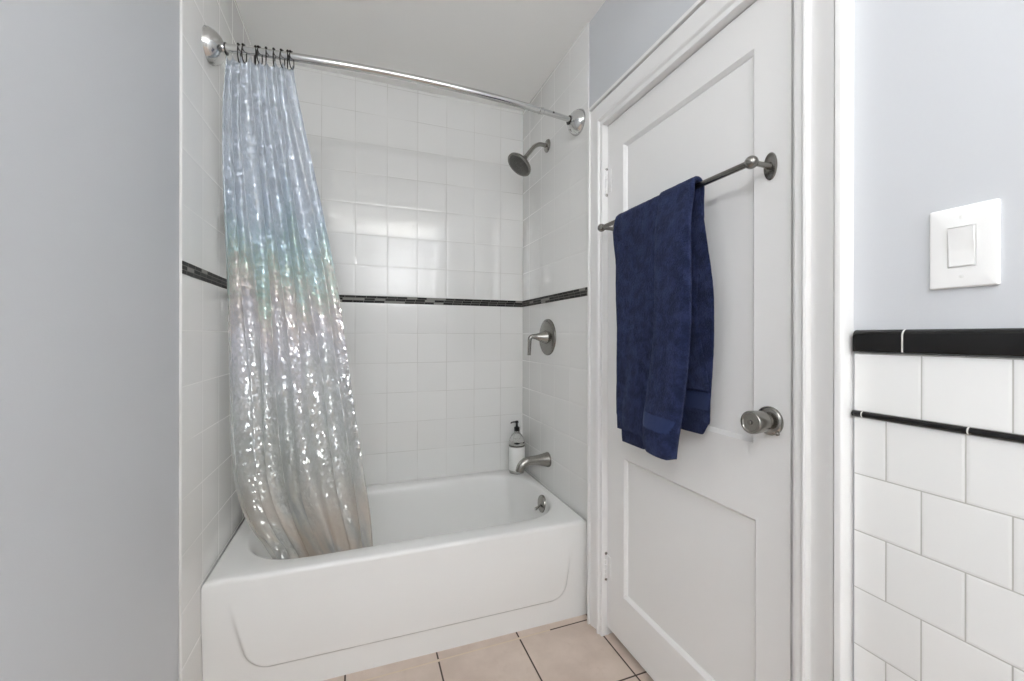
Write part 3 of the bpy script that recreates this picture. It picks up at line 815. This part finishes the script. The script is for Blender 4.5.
bm = NB(); add_lathe(bm, (0, 0, 0), (0, 0, 1), [(.004, 0), (.004, .038), (.012, .0415), (.150, .0415), (.165, .0412), (.1655, 0)], 32); finish('soap_fill', bm, plain('pale_soap', (.55, .55, .52), .3), bo)
bm = NB(); add_lathe(bm, (0, 0, 0), (0, 0, 1), [(.153, .0447), (.154, .0458), (.159, .0458), (.160, .0447)], 40, caps=False); finish('grey_ring', bm, M['dark_nickel'], bo)
bm = NB()
for a0 in (-2.35, -1.15):      # two leaf-shaped dark arcs standing for liquid edges seen through the plastic
    n = 10; top_, bot_ = [], []
    for i in range(n + 1):
        t = i / n; a = a0 + .85 * t; h = .0055 * math.sin(PI * t)
        for sgn, lst in ((1, top_), (-1, bot_)):
            z = .1745 + sgn * h; lst.append(bm.verts.new(((.0446) * math.cos(a), (.0446) * math.sin(a), z)))
    for i in range(n):
        try: bm.faces.new((bot_[i], bot_[i + 1], top_[i + 1], top_[i]))
        except ValueError: pass
finish('liquid_edge_mark', bm, M['black_plastic'], bo)
pump(bo, .236, .0155)

cs = empty('corner_shelf', (XL, YB, 1.565), 'white quarter-round corner shelf in the back left corner behind the curtain', 'corner shelf')
bm = NB(); n = 14; R = .22
loop = [(0, 0)] + [(R * math.cos(a), -R * math.sin(a)) for a in [i / n * PI / 2 for i in range(n + 1)]]
lo = [bm.verts.new((x, y, -.022)) for x, y in loop]; hi = [bm.verts.new((x, y, 0)) for x, y in loop]
for i in range(len(loop)): bm.faces.new((lo[i], lo[(i + 1) % len(loop)], hi[(i + 1) % len(loop)], hi[i]))
bm.faces.new(lo); bm.faces.new(hi); finish('shelf_slab', bm, M['tub'], cs)
b2_ = empty('shampoo_bottle', (-.315, 2.165, 1.565), 'grey pump bottle on the corner shelf, seen mirrored in the left tile', 'bottle')
bm = NB(); add_lathe(bm, (0, 0, 0), (0, 0, 1), [(0, 0), (0, .031), (.004, .034), (.150, .034), (.170, .031), (.186, .022), (.192, .013), (.204, .013)], 36); finish('body', bm, M['grey_glass'], b2_)
pump(b2_, .203, .014, s=1.1)

# ------------------------------------------------------------------ light
def area(name, loc, target, size, size_y, power, color=(1, 1, 1)):
    l = bpy.data.lights.new(name, 'AREA'); l.shape = 'RECTANGLE'; l.size = size; l.size_y = size_y; l.energy = power; l.color = color
    o = bpy.data.objects.new(name, l); COL.objects.link(o); o.location = loc
    o.rotation_euler = (Vector(target) - Vector(loc)).to_track_quat('-Z', 'Y').to_euler(); return o
def bulb(name, loc, power, radius=.05, color=(1.0, .985, .96)):
    l = bpy.data.lights.new(name, 'POINT'); l.energy = power; l.shadow_soft_size = radius; l.color = color
    o = bpy.data.objects.new(name, l); COL.objects.link(o); o.location = loc; return o
for k in range(3): bulb('vanity_bulb', (-.36, -.30 - .11 * k, 2.03), 6.6, color=(1, .995, .985))
area('bounce_fill', (.45, -.72, 1.9), (.60, -1.25, 2.42), .35, .35, 36, (1.0, .995, .985))  # added unseen fill, bounced off the wall behind the camera
w = bpy.data.worlds.new('world'); scene.world = w; w.use_nodes = True
w.node_tree.nodes['Background'].inputs[0].default_value = (.9, .95, 1, 1); w.node_tree.nodes['Background'].inputs[1].default_value = .3

# ------------------------------------------------------------------ camera and colour management
cam = bpy.data.cameras.new('camera'); cam.sensor_fit = 'HORIZONTAL'; cam.sensor_width = 36.0
cam.lens = 409.69 / 1024 * 36.0; cam.shift_y = -4.21 / 1024; cam.clip_start = .02
c = bpy.data.objects.new('camera', cam); COL.objects.link(c); c.location = (0, 0, 1.183)
yaw = .3551; roll = -.0016
c.rotation_mode = 'QUATERNION'
from mathutils import Quaternion
c.rotation_quaternion = Quaternion((0, 0, 1), -yaw) @ Quaternion((1, 0, 0), PI / 2) @ Quaternion((0, 0, 1), -roll)
scene.camera = c
vs_ = scene.view_settings
vs_.view_transform = 'Standard'; vs_.look = 'None'; vs_.gamma = 1.0; vs_.use_curve_mapping = False; vs_.exposure = -0.04
cy = scene.cycles
cy.use_denoising = True; cy.denoiser = 'OPENIMAGEDENOISE'
cy.max_bounces = 16; cy.diffuse_bounces = 10; cy.glossy_bounces = 6; cy.transmission_bounces = 8; cy.transparent_max_bounces = 16
